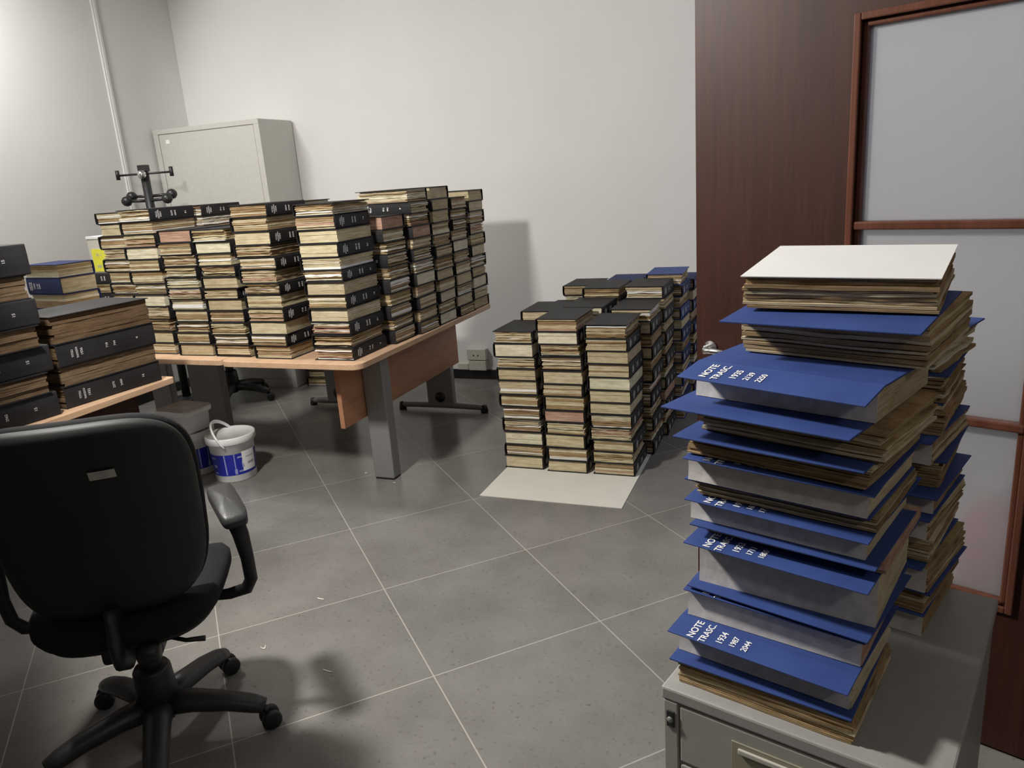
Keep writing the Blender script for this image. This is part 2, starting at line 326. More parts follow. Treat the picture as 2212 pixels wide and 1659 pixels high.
# ------------------------------------------------------------------ book parts
_bc = {}
def block_mesh(wd, ln, t, seed, style):
    """stack of paper gatherings; x: spine side at -wd/2, fore-edge at +wd/2; y: length; z from 0"""
    k = ('b', wd, ln, round(t,4), seed, style)
    if k in _bc: return _bc[k]
    rnd = random.Random(seed*7919+int(t*10000)+len(style)); mb = MB()
    mess = {'clean': .0012, 'mixed': .003, 'messy': .0075, 'dusty': .004, 'brown': .0030}[style]
    n = {'clean': 3, 'mixed': 6, 'messy': 10, 'dusty': 6, 'brown': 9}[style]
    cuts = sorted([0]+[min(1,max(0,(i+rnd.uniform(-.3,.3))/n)) for i in range(1,n)]+[1])
    base = 0 if style in ('dusty','brown') else rnd.choice([0,0,1] if style!='clean' else [0,0,3])
    hx, hy = wd/2, ln/2
    ph = [rnd.uniform(0,6.3) for _ in range(4)]
    for i in range(n):
        z0, z1 = cuts[i]*t, cuts[i+1]*t
        if z1-z0 < .0008: continue
        gap = rnd.uniform(.0003, .0018 if style!='clean' else .0004)
        z1 -= min(gap, (z1-z0)*.3) if i < n-1 else 0
        dx = -abs(rnd.gauss(0,mess)); d0 = -rnd.gauss(0,mess) ; d1 = -rnd.gauss(0,mess)
        d0 = max(-.010,min(.0028,d0)); d1 = max(-.010,min(.0028,d1)); dx = max(-.009, dx)+.001
        mi = base
        q = rnd.random()
        if style == 'mixed': mi = 1 if q<.30 else (3 if q<.42 else (2 if q>.94 else 0))
        if style == 'messy': mi = 1 if q<.35 else (3 if q<.52 else (2 if q<.64 else 0))
        if style in ('dusty','brown'): mi = 0 if style == 'dusty' or q < .75 else 1
        nx, ny = 6, 8
        x_a, x_b, y_a, y_b = -hx+.001, hx+dx, -hy-d0*-1, hy+d1*-1
        y_a = -hy-d0; y_b = hy+d1
        per = [(x_a+(x_b-x_a)*j/nx, y_a) for j in range(nx)]+[(x_b, y_a+(y_b-y_a)*j/ny) for j in range(ny)]+[(x_b-(x_b-x_a)*j/nx, y_b) for j in range(nx)]+[(x_a, y_b-(y_b-y_a)*j/ny) for j in range(ny)]
        A = {'clean': .0002, 'mixed': .0006, 'messy': .0016, 'dusty': .0008, 'brown': .0009}[style]
        def wob(x, y, z):
            f = min(z, t-z)/t*3; f = max(0,min(1,f))
            return z + A*f*(math.sin(x*38+ph[0]+i)+math.sin(y*33+ph[1]+i*.7))
        jit = [(rnd.uniform(-1,1)*mess*.35, rnd.uniform(-1,1)*mess*.35) for _ in per]
        m_ = len(per)
        vs = [(x+(jx if x>-hx+.01 else 0), y+(jy if (y<=y_a+.001 or y>=y_b-.001) else 0), wob(x,y,z0)) for (x,y),(jx,jy) in zip(per,jit)]+[(x+(jx if x>-hx+.01 else 0), y+(jy if (y<=y_a+.001 or y>=y_b-.001) else 0), wob(x,y,z1)) for (x,y),(jx,jy) in zip(per,jit)]
        fs = [(a,(a+1)%m_,m_+(a+1)%m_,m_+a) for a in range(m_)]+[tuple(range(m_-1,-1,-1)), tuple(range(m_,2*m_))]
        mb.add(vs, fs, mi)
    me = mb.mesh('page_block', [MT['dust']] if style=='dusty' else [MT['aged'],MT['cream']] if style=='brown' else [MT['cream'],MT['aged'],MT['whitep'],MT['pale'] if seed%4 else MT['pink']] if style!='messy' else [MT['cream'],MT['aged'],MT['whitep'],MT['pink'] if seed%2 else MT['pale']])
    _bc[k] = me; return me
def case_mesh(wd, ln, t, mat, bt=.0034, over=.004):
    k = ('c', wd, ln, round(t,4), mat)
    if k in _bc: return _bc[k]
    hx, hy = wd/2, ln/2; r = .006
    # outer profile in xz, spine at -x with rounded corners
    out = [(hx,0),(-hx+r,0)]+[(-hx+r-r*math.sin(a),r-r*math.cos(a)) for a in (.5,1.0,1.57)]
    out += [(-hx-.0015, t*.35),(-hx-.0015,t*.65)]
    out += [(-hx+r-r*math.sin(a),t-r+r*math.cos(a)) for a in (1.57,1.0,.5)]+[(-hx+r,t),(hx,t)]
    inn = [(hx,t-bt),(-hx+r,t-bt),(-hx+bt+.0005,t-r),(-hx+bt*.7,t*.5),(-hx+bt+.0005,r),(-hx+r,bt),(hx,bt)]
    # split in convex-ish strips: bottom board, top board, spine
    mb = MB()
    mb.prism([(-hx+r,0),(hx,0),(hx,bt),(-hx+r,bt)], -hy, hy, 'xz')
    mb.prism([(-hx+r,t-bt),(hx,t-bt),(hx,t),(-hx+r,t)], -hy, hy, 'xz')
    sp = [(-hx+r,0)]+[(-hx+r-r*math.sin(a),r-r*math.cos(a)) for a in (.5,1.0,1.57)]+[(-hx-.0015,t*.35),(-hx-.0015,t*.65)]+[(-hx+r-r*math.sin(a),t-r+r*math.cos(a)) for a in (1.57,1.0,.5)]+[(-hx+r,t)]
    si = [(x+ (bt*.8 if x<-hx+r-.001 else 0), z if 0<z<t else z) for x,z in sp]
    si = [(-hx+r, bt)]+[(x+bt*.8, min(max(z,bt),t-bt)) for x,z in sp[1:-1]]+[(-hx+r,t-bt)]
    m_ = len(sp); vs = [(x,-hy,z) for x,z in sp]+[(x,-hy,z) for x,z in si]+[(x,hy,z) for x,z in sp]+[(x,hy,z) for x,z in si]
    fs = []
    for i in range(m_-1):
        fs += [(i,i+1,2*m_+i+1,2*m_+i)[::-1], (m_+i,m_+i+1,3*m_+i+1,3*m_+i), (i,i+1,m_+i+1,m_+i), (2*m_+i,3*m_+i,3*m_+i+1,2*m_+i+1)]
    mb.add(vs, fs, 0)
    me = mb.mesh('case', [mat]); _bc[k] = me; return me
def lettering_mesh(ln, t, wd, lines, matname, flip=False):
    k = ('l', ln, round(t,4), wd, tuple(lines), matname, flip)
    if k in _bc: return _bc[k]
    mb = MB()
    for txt, pos, size, ww in lines:
        s = 1 if not flip else -1
        # spine is the -x face: viewer's right is -y ; text reads upward (+z)
        # text x -> +z ; text y -> +y (viewer left) ; normal -> -x
        L = Matrix(((0,0,-1,-wd/2-.0018),(0,s*1,0,pos*ln),(s*1,0,0,t/2),(0,0,0,1)))
        text_into(mb, txt, size, L, ww)
    me = mb.mesh('spine_lettering', [MT[matname]]); _bc[k] = me; return me
VARS = [('TITOLI','TRASCRIZIONI','1936','718','744','4'),('TITOLI','TRASCRIZIONI','1932','2375','2450','16'),('TITOLI','TRASCRIZIONI','1934','2860','2965','15'),('TITOLI','TRASCRIZIONI','1935','2139','2250','13')]
def black_lines(v, t):
    a = VARS[v]
    s = min(1, t/.062)
    return ((a[0],.36,.013*s,.8),(a[1],.315,.0118*s,.56),(a[2],.27,.015*s,1.0),(a[3],.02,.014*s,1),(a[4],-.06,.014*s,1),(a[5],-.30,.016*s,1))
BW, BL = .215, .30
rb = random.Random(5)
def book(loc, rz, t, cover='black', style=None, spine_seen=True, look='', label='', group='', wd=BW, ln=BL, var=None, mat='letter', tilt=(0,0), gap=.003):
    """origin: bottom centre. spine at local -x"""
    o = thing('bound_volume', label, 'book', loc, rz, group)
    o.rotation_euler = (tilt[0], tilt[1], rz)
    c = link('case', case_mesh(wd, ln, t, MT[cover]), o)
    st = style or rb.choice(['clean','mixed','mixed','messy','messy'])
    b = link('page_block', block_mesh(wd-.015, ln-.014, round(t-.0074,4), rb.randrange(4), st), o); b.location = (0.0008,0,.0037)
    if spine_seen:
        bl_ = black_lines(rb.randrange(4) if var is None else var, t)
        fl = rb.random() < .5 if var is None else False
        for nme, sel in (('spine_title', bl_[:3]), ('spine_numbers', bl_[3:5]), ('volume_number', bl_[5:])):
            link(nme, lettering_mesh(ln, t, wd, sel, mat, fl), c)
    return o
def quant(ts, total):
    s = total/sum(ts); q = [round(x*s*2000)/2000 for x in ts]; return q
def stack(x0, y0, z0, ztop, n, where, group, axis='y', side='+', first=0, cover='black', jit=.005, face=True, w=BW, l=BL, tops=None, styles=None, drift=(0,0)):
    """x0,y0 lower-left corner of the stack footprint. axis 'y': length along y. alternate spines. first: 0 -> top book has spine on the hidden side"""
    ts = quant([rb.uniform(.9,1.1) for _ in range(n)], ztop-z0); z = z0
    for i in range(n):
        from_top = n-1-i
        spine_front = (from_top + first) % 2 == 1
        if axis == 'y':
            cx, cy = x0+w/2, y0+l/2; rz = math.pi if spine_front else 0
            if side == '-': rz = math.pi-rz
        else:
            cx, cy = x0+l/2, y0+w/2; rz = math.pi/2 if spine_front else -math.pi/2
        cv = cover if not callable(cover) else cover(i, n)
        st = styles[i] if styles else None
        f = i/max(1,n-1)
        if n-1-i == 0: wh = 'topmost in ' + where
        elif i < n/2: wh = (ORD[i] + (' from bottom' if i else '')) + ' in ' + where
        else: wh = ORD[from_top] + ' from top in ' + where
        colr = {'black':'black','grey':'faded black','blue':'blue','navy':'navy blue'}[cv]
        lk = colr + (' volume, spine outward, ' if spine_front and face else ' volume, pages outward, ')
        # base thickness gaps closed: z grows by exact thickness
        book((cx+rb.uniform(-jit,jit)+drift[0]*f, cy+rb.uniform(-jit,jit)+drift[1]*f, z), rz+math.radians(rb.uniform(-1.6,1.6)), ts[i], cv, st, spine_front, '', lk+wh, group)
        z += ts[i]
    return z

# ------------------------------------------------------------------ desks
TZ = .72
def table_leg(parent, x, y, z1=.692, w=.19, d=.05, foot=.64, along='x'):
    mb = MB().box((x-w/2,y-d/2,.035),(x+w/2,y+d/2,z1)); mb.build('leg', MT['legm'], parent, bevel=.006)
    f = MB()
    f.tube([(x-foot/2,y,.03),(x-foot/2+.04,y,.036),(x,y,.042),(x+foot/2-.04,y,.036),(x+foot/2,y,.03)],[.016,.021,.023,.021,.016],14)
    f.build('foot_bar', MT['legm'], parent)
    for s in (-1,1):
        MB().lathe([(0,0),(.024,0),(.026,.012),(.018,.05),(0,.055)],16,mat=Matrix.Translation((x+s*(foot/2-.015),y,0))).build('foot_cap', MT['blackp'], parent)
    MB().lathe([(0,0),(.036,0),(.034,.006),(0,.008)],24,mat=Matrix.Translation((x,y-d/2,.10))@Matrix.Rotation(math.radians(90),4,'X')).build('cable_cap', MT['blackp'], parent)
def rounded(x0,y0,x1,y1,r):
    p = []
    for cx,cy,a0 in ((x1-r,y0+r,-90),(x1-r,y1-r,0),(x0+r,y1-r,90),(x0+r,y0+r,180)):
        for k in range(7): a = math.radians(a0+15*k); p.append((cx+r*math.cos(a),cy+r*math.sin(a)))
    return p
d1 = thing('desk', 'beech desk with rounded corner carrying the wall of black volumes', 'desk', (0,0,0))
MB().prism(rounded(-2.669,2.83,-1.875,4.42,.05), TZ-.028, TZ).build('tabletop', MT['beech'], d1, bevel=.003)
MB().box((-2.135,3.0,.345),(-2.110,4.34,TZ-.028)).build('modesty_panel', MT['beechv'], d1, bevel=.002)
MB().box((-2.107,3.20,.008),(-1.990,3.277,TZ-.028)).build('leg', MT['legm'], d1, bevel=.006)
MB().box((-2.103,3.204,0),(-1.994,3.273,.008)).build('leg_foot', MT['blackp'], d1)
table_leg(d1, -2.275, 4.37)
d2 = thing('desk', 'beech desk left of the corner desk, white tubs beneath', 'desk', (0,0,0))
MB().prism(rounded(-3.472,2.85,-2.673,4.42,.02), TZ-.028, TZ).build('tabletop', MT['beech'], d2, bevel=.003)
table_leg(d2, -3.33, 3.42, w=.24, foot=.40); table_leg(d2, -3.07, 4.36, foot=.5)
MB().lathe([(0,0),(.03,0),(.028,.006),(0,.008)],24,mat=Matrix.Translation((-3.36,3.394,.60))@Matrix.Rotation(math.radians(90),4,'X')).build('cable_cap', MT['blackp'], d2)
d4 = thing('desk', 'small beech desk at far left carrying the yellow-labelled box file', 'desk', (0,0,0))
MB().prism(rounded(-4.28,2.85,-3.477,3.70,.02), TZ-.028, TZ).build('tabletop', MT['beech'], d4, bevel=.003)
table_leg(d4, -3.88, 2.95, w=.16, foot=.5); table_leg(d4, -3.88, 3.6, w=.16, foot=.5)
d3 = thing('desk', 'beech-edged desk at left carrying thick ledgers behind the office chair', 'desk', (0,0,0))
MB().prism(rounded(-3.47,.2,-2.668,2.55,.02), TZ-.028, TZ).build('tabletop', MT['beech'], d3, bevel=.003)
MB().box((-2.85,.3,.25),(-2.825,2.46,TZ-.028)).build('modesty_panel', MT['door'], d3)
MB().box((-2.822,1.98,.05),(-2.797,2.02,TZ-.028)).build('panel_edge', MT['beechv'], d3)
MB().box((-3.40,2.40,0),(-2.90,2.44,TZ-.028)).build('end_panel', MT['door'], d3)
MB().box((-3.40,.3,0),(-2.90,.34,TZ-.028)).build('end_panel', MT['door'], d3)

# ------------------------------------------------------------------ book stacks on the corner desks
G1 = 'black volumes stacked along the front of the desks'
stack(-2.155,2.90,TZ,1.432,12,'the front corner stack',G1,first=0,jit=.004,drift=(-.01,0))
stack(-2.505,2.90,TZ,1.448,12,'the stack beside the corner stack',G1,first=1,jit=.006,drift=(-.02,0))
stack(-2.765,2.92,TZ,1.345,11,'the low stack third from corner',G1,first=0,jit=.007,drift=(-.02,0))
stack(-3.005,2.93,TZ,1.350,11,'the low stack fourth from corner',G1,first=0,jit=.007,drift=(-.005,0))
stack(-3.262,2.95,TZ,1.458,12,'the tall stack below coat stand',G1,first=1,jit=.005)
stack(-3.505,3.03,TZ,1.450,12,'the stack by the yellow labels',G1,first=0,jit=.009)
stack(-3.240,3.275,TZ,1.455,12,'the stack behind the low stacks','black volumes in the second row on the desks',first=1,jit=.003)
stack(-2.600,3.23,TZ,1.44,12,'the hidden stack behind the front row','black volumes in the second row on the desks',first=0,jit=.003)
G2 = 'black volumes stacked along the right edge of the desk'
def T(y0, zt, n, nm_, first, dx=0, jit=.006): stack(-2.185+dx, y0, TZ, zt, n, nm_, G2, axis='x', first=first, jit=jit)
T(3.235,1.345,10,'right-edge stack just behind the corner',0,-.02)
T(3.475,1.462,12,'right-edge stack second behind corner',0)
T(3.715,1.462,12,'right-edge stack third behind corner',0)
T(3.955,1.395,11,'right-edge stack second from far end',1)
T(4.195,1.425,11,'right-edge stack at the far end',0,jit=.008)

# ------------------------------------------------------------------ floor pile
tag(MB().box((-1.465,3.108,.0005),(-.762,4.108,.0035)).build('cardboard_sheet', MT['card']), 'white cardboard sheet on the tiles beneath the floor stacks', 'cardboard')
G3 = 'volumes piled on the floor by the door'
B0 = .0036
def FP(x, y, zt, n, where, first, cover='black', dr=(0,0), st=None): stack(x, y, B0 if y < 4.0 else .0005, zt, n, where, G3, first=first, cover=cover, jit=.006, drift=dr, styles=st)
m3 = ['mixed','clean','messy','clean','mixed','messy','messy','mixed','clean','mixed','messy','clean','messy']
FP(-1.470,3.480,.737,11,'the front left floor stack',1,dr=(-.018,0),st=['clean','mixed','clean','messy','messy','mixed','mixed','clean','messy','clean','messy'])
FP(-1.232,3.475,.803,12,'the front middle floor stack',0,dr=(-.02,0),st=['aged' if 0 else 'clean','mixed','clean','messy','clean','mixed','mixed','clean','messy','messy','clean','mixed'])
FP(-.995,3.475,.775,12,'the front right floor stack',0,dr=(-.012,0),st=['mixed','messy','mixed','messy','messy','clean','clean','clean','mixed','clean','mixed','messy'])
FP(-1.455,3.795,.782,12,'the second-row left floor stack',0)
FP(-1.215,3.795,.800,12,'the second-row middle floor stack',1)
FP(-.960,3.795,.790,12,'the second-row right floor stack',0)
fp_blue = lambda i, n: 'blue' if i in (n-1,) else ('navy' if i % 3 else 'blue')
mixc = lambda i, n: 'navy' if i % 2 else 'black'
FP(-1.440,4.115,.735,11,'the third-row left floor stack',0)
FP(-1.195,4.115,.852,13,'the third-row middle floor stack',0)
FP(-.945,4.115,.858,13,'the third-row right floor stack',1)
FP(-1.410,4.435,.818,12,'the fourth-row left floor stack',0)
FP(-1.150,4.435,.842,13,'fourth-row middle floor stack topped blue',0,cover=lambda i,n:'navy' if i>n-4 else 'black')
FP(-.900,4.435,.880,13,'fourth-row right floor stack topped blue',0,cover=fp_blue)
FP(-.880,4.755,.80,12,'last-row floor stack by the wall',1,cover=mixc)
# ------------------------------------------------------------------ thick ledgers on the left desk
G4 = 'thick ledgers on the left desk'
def ledger(x, yend, z, t, rz, spine, label, var, ln=.45, wd=.30, style='mixed'):
    # right-hand long face centred; x = face plane, yend = far end
    cy = yend-ln/2; cx = x-wd/2
    return book((cx, cy, z), (math.pi if spine else 0)+rz, t, 'black', style, spine, '', label, G4, wd, ln, var, 'silver')
zz = TZ
for i,(t,sp,var,lab) in enumerate([(.088,1,1,'thick black ledger dated 1932, lowest beside the desk end'),
        (.080,0,None,'brown-edged ledger between the 1932 and 1936 ledgers'),
        (.092,1,0,'thick black ledger dated 1936 on the desk end stack'),
        (.110,0,None,'thick brown-edged ledger with grey cover, top of the desk end stack')]):
    ledger(-2.705+.004*i, 2.505, zz, t, math.radians(-5), sp, lab, var, style='dusty'); zz += t
zz = TZ
for i,(t,sp) in enumerate([(.095,1),(.080,0),(.100,1),(.082,0),(.098,1),(.088,0),(.112,1),(.115,0)]):
    lab = ('thick black ledger, spine outward, ' if sp else 'thick ledger, brown page edges outward, ')+(ORD[i]+' from bottom' if i else ORD[0])+' at left frame edge'
    o = ledger(-2.715+[.0,.006,-.004,.012,.004,.0,.01,-.03][i], 2.005+[0,-.02,.015,-.015,0,-.01,.005,-.06][i], zz, t, math.radians(-6), sp, lab, 2 if sp else None, style='dusty'); zz += t
# ------------------------------------------------------------------ blue volumes behind the ledgers, label box
zz = TZ
for i in range(6):
    t = [.083,.082,.078,.080,.088,.072][i]; front = i%2 == 0
    lab = 'blue volume '+('with white-lettered spine' if front else 'with brown page edges')+', '+(ORD[i]+' from bottom' if i<3 else ('topmost' if i==5 else ORD[5-i]+' from top'))+' in the stack behind the ledgers'
    o = book((-3.86-.004*i, 3.05, zz), (math.pi/2 if front else -math.pi/2)-math.radians(6), t, 'navy', 'clean' if front else 'mixed', False, '', lab, 'blue volumes behind the ledgers')
    if front:
        nl = (('NOTE',.40,.016,1),('TRASCRIZ.',.35,.014,.7),('1935',.27,.017,1),('2139',.18,.014,1),('2250',.12,.014,1))
        link('spine_title', lettering_mesh(BL, t, BW, nl[:3], 'letter'), o.children[0]); link('spine_numbers', lettering_mesh(BL, t, BW, nl[3:], 'letter'), o.children[0])
    zz += t
# grey box file with yellow labels standing on a small pile, far left
zz = TZ
for i in range(6):
    t = [.060,.062,.061,.063,.061,.063][i]; sp = i % 2 == 1
    book((-4.04, 3.56, zz), math.pi/2 if sp else -math.pi/2, t, 'black', 'clean' if i!=4 else 'mixed', sp, '', 'black volume, '+('spine outward, ' if sp else 'page edges outward, ')+(ORD[i]+' from bottom' if i else 'lowest')+' beneath the yellow-labelled box file', 'volumes beneath the box file', var=i%4 if sp else None); zz += t
bf = thing('box_file', 'pale grey box file with yellow labels behind the leftmost book stack', 'box file', (-4.03, 3.46, zz+.001))
MB().box((-.085,0,0),(.085,.30,.215)).build('box', MT['socket'], bf, bevel=.003)
MB().box((-.088,-.003,.205),(.088,.303,.222)).build('lid', MT['plastic'], bf, bevel=.002)
yl = MB().box((-.062,-.002,.01),(.055,0,.145)).build('yellow_label', MT['yellow'], bf)
tx = MB()
for s_, z in (('81-1',.11),('104 93',.04)): text_into(tx, s_, .026, Matrix(((1,0,0,-.004),(0,0,-1,-.0022),(0,1,0,z),(0,0,0,1))))
tx.build('label_writing', MT['prin'], yl)
ns = thing('sticky_note', 'small yellow note stuck out beside the yellow-labelled box file', 'note', (-3.966,3.44,1.17), 0)
MB().box((-.03,0,-.03),(.035,.0012,.035)).build('note', MT['yellow'], ns)
# ------------------------------------------------------------------ metal pedestal with the blue volumes
PR = -math.radians(16.3)
pd = thing('drawer_pedestal', 'grey metal drawer pedestal with lock carrying the blue volumes', 'drawer unit', (-.215,1.109,0), PR)
PW, PD, PH = .432, .572, .635
MB().box((.004,.006,.04),(PW-.004,PD-.004,PH-.024)).build('body', MT['pedestal'], pd, bevel=.003)
MB().box((0,0,PH-.024),(PW,PD,PH)).build('top', MT['pedestal'], pd, bevel=.004)
MB().box((.004,.001,.04),(.030,.008,PH-.025)).box((PW-.030,.001,.04),(PW-.004,.008,PH-.025)).build('side_stile', MT['pedlite'], pd, bevel=.002)
for k, (z0, z1) in enumerate([(.495,.606),(.28,.489),(.06,.274)]):
    dr = MB().box((.033,.002,z0),(PW-.033,.012,z1)).build('drawer', MT['pedlite'], pd, bevel=.003)
    zc = z1-.05
    g = MB(); x0, x1 = .125, .33
    g.box((x0,-.001,zc-.026),(x1,.0018,zc+.026)); g.build('recessed_grip', simple('olive_grip_%d'%k, (.30,.28,.20), .5, .05), dr, bevel=.001)
    MB().box((x0+.012,-.006,zc+.008),(x1-.012,-.001,zc+.018)).build('grip_lip', MT['socket'], dr, bevel=.002)
lk = MB().box((.010,-.002,.560),(.025,.0015,.592)).build('lock', MT['lockb'], pd, bevel=.0015)
MB().lathe([(0,0),(.0055,0),(.0055,.002),(0,.0022)],16,mat=Matrix.Translation((.0175,-.002,.576))@Matrix.Rotation(math.radians(90),4,'X')).build('keyhole', MT['legm'], lk)
for x in (.05,PW-.05):
    for y in (.06,PD-.06): MB().lathe([(0,0),(.018,0),(.018,.03),(.008,.042),(0,.042)],14,mat=Matrix.Translation((x,y,0))).build('castor', MT['blackp'], pd)
def rot2(a, x, y): return x*math.cos(a)-y*math.sin(a), x*math.sin(a)+y*math.cos(a)
NOTE = [('NOTE',.0180),('TRASC.',.0165),('1935',.0165),('2139',.0140),('2250',.0140)]
def pbook(kind, z0, z1, bl, cv, label, group, style='clean', L=.28, D=.228, tilt=0, yr=None, cl=.292, cd=.222, strip=.052, white=False, drop=0, back=True, paper=False):
    """kind S: glued spine faces out with the case spine folded flat above; F: page edges face out. bl=(x,y,deg) front-left corner of the block; cv likewise for the upper board"""
    a = math.radians(bl[2]); o = thing('bound_volume', label, 'book', (bl[0],bl[1],z0), a, group); o.rotation_euler = (tilt,0,a)
    bt = .003; lo = 0 if (not back) else bt
    t = z1-z0-bt-lo
    b = link('page_block', block_mesh(D, L, round(t,4), int(z0*1000)%4, style), o)
    b.location = (L/2, D/2, lo); b.rotation_euler = (0,0,math.pi/2 if kind=='S' else -math.pi/2)
    if kind == 'S':
        m = MB(); n = 12
        for i in range(n):
            pass
        # thin glued lining, slightly hollow
        pr = [(0,0),(.0,t)]
        vs = []; fs = []
        K = 6
        for i in range(K+1):
            zz_ = t*i/K; y = -.003+.0022*math.sin(math.pi*i/K)
            for x in (0.0,L): vs += [(x,y,lo+zz_)]
        for i in range(K): fs.append((2*i,2*i+1,2*i+3,2*i+2))
        m.add(vs, fs, 0, True); m.box((0,-.0006,lo),(L,.001,lo+t)); m.build('spine_lining', MT['lining'], o)
    def rel(c, z):
        x, y = rot2(-a, c[0]-bl[0], c[1]-bl[1]); return (x, y, z), math.radians(c[2])-a
    if not white:
        p, r = rel(cv, z1-z0-bt)
        m = MB()
        if kind == 'S':
            m.box((0,strip+.002,0),(cl,strip+cd,bt))
            m.add([(0,0,-drop),(cl,0,-drop),(cl,strip,0),(0,strip,0),(0,0,bt*.8-drop),(cl,0,bt*.8-drop),(cl,strip,bt),(0,strip,bt)], [(0,3,2,1),(4,5,6,7),(0,1,5,4),(1,2,6,5),(2,3,7,6),(3,0,4,7)])
            m.box((0,strip-.0015,.0004),(cl,strip+.003,bt-.0008))
        else: m.box((0,0,0),(cl,cd+.01,bt))
        u = m.build('upper_board', MT['blue'], o, bevel=.0008); u.location = p; u.rotation_euler = (0,0,r)
        if kind == 'S':
            tx = MB(); xs = [.040,.061,.087,.108,.128]
            yv = yr or ('1935','2139','2250'); sl = math.atan2(drop, strip)
            for (s_,sz), x, s2 in zip(NOTE, xs, ['NOTE','TRASC.']+list(yv)):
                L_ = Matrix.Translation((x, strip*.50, bt-drop*.5+.0004))@Matrix.Rotation(sl,4,'X')@Matrix.Rotation(math.pi/2,4,'Z')
                text_into(tx, s2, sz*.98, L_, .98)
            tx.build('spine_lettering', MT['letter'], u)
    else:
        MB().box((-.003,-.003,0),(L+.003,D+.003,.0015)).build('endpaper', MT['endp'], o).location = (0,0,z1-z0-bt)
    if back:
        p, r = rel((cv[0]+.004,cv[1]+.01,cv[2]), 0)
        q = MB().box((0,0,0),(cl,cd+.01,bt)).build('lower_board', MT['blue'], o, bevel=.0008); q.location = p; q.rotation_euler = (0,0,r)
    return o
GP = 'blue volumes stacked at the front of the drawer pedestal'
near = [
 ('F',.636,.680,(-.187,1.130,-17),(-.203,1.126,-16),'brown','lowest'),
 ('S',.681,.735,(-.190,1.158,-18),(-.206,1.130,-19),'clean','second from bottom'),
 ('S',.736,.793,(-.178,1.183,-16.5),(-.185,1.172,-18),'clean','third from bottom'),
 ('S',.794,.886,(-.160,1.195,-16),(-.183,1.163,-20),'clean','fourth from bottom, thick and reddish-edged'),
 ('F',.888,.908,(-.150,1.200,-18),(-.175,1.180,-19),'clean','fifth from bottom, very thin'),
 ('S',.909,.955,(-.175,1.205,-19),(-.184,1.184,-20.5),'clean','sixth from bottom'),
 ('F',.956,.985,(-.165,1.200,-19),(-.184,1.190,-20),'brown','seventh from bottom, thin'),
 ('S',.986,1.036,(-.176,1.187,-20),(-.182,1.163,-20),'clean','middle of the stack'),
 ('F',1.037,1.072,(-.175,1.175,-22),(-.196,1.153,-21),'brown','fifth from top'),
 ('F',1.073,1.122,(-.157,1.183,-23),(-.213,1.148,-23),'brown','fourth from top'),
 ('S',1.123,1.178,(-.166,1.215,-22.5),(-.191,1.171,-25),'clean','third from top, lettering 1935 legible'),
 ('F',1.181,1.246,(-.100,1.288,-22),(-.131,1.237,-19),'brown','second from top'),
]
yrs = {1:('1934','1987','2044'),2:('1934','1890','1986'),3:('1933','1711','1800'),5:('1933','1620','1710'),7:('1932','1501','1619')}
for i,(k,z0,z1,bl,cv,st,wh) in enumerate(near):
    pbook(k, z0, z1, bl, cv, ('blue volume, glued spine outward, ' if k=='S' else 'blue volume, brown page edges outward, ')+wh+' on pedestal front stack', GP, st, yr=yrs.get(i), drop=(.012 if i==10 else .004) if k=='S' else 0, tilt=math.radians(4) if i==11 else 0, back=i==3, cd=.25 if i==11 else (.212 if i==10 else .222), strip=.062 if i==10 else .052)
pbook('S' if 0 else 'F', 1.253, 1.308, (-.100,1.287,-13), (0,0,0), 'coverless volume with white top sheet, topmost on the pedestal', GP, 'brown', tilt=math.radians(5.5), white=True, back=False)
GQ = 'blue volumes stacked at the back of the drawer pedestal'
rq = random.Random(11); z = .636
ths = [.053,.044,.048,.055,.042,.038,.053,.046,.057,.050,.057]
for i, t in enumerate(ths):
    k = 'SFSFSSFSFFF'[i]; a = -20+rq.uniform(-4,4); fx, fy = -.055+rq.uniform(-.006,.006), 1.462+rq.uniform(-.005,.005)+(.03 if i==10 else 0)
    wh = (ORD[i]+' from bottom' if i else ORD[0]) if i < 6 else (ORD[len(ths)-1-i]+' from top' if i < len(ths)-1 else 'topmost')
    pbook(k, z, z+t-.001, (fx,fy,a), (fx+rq.uniform(-.012,.012)+(-.005 if k=='S' else 0), fy+rq.uniform(-.005,.005)+(-.02 if k=='S' else 0), a+rq.uniform(-2,2)), 'blue volume, '+wh+' in the pedestal stack nearest the glazed door', GQ, 'messy' if i in (9,10) else 'brown', yr=('1930','%d'%(1300+i*90),'%d'%(1390+i*90)), back=False, strip=.03, cl=.284, cd=.215)
    z += t
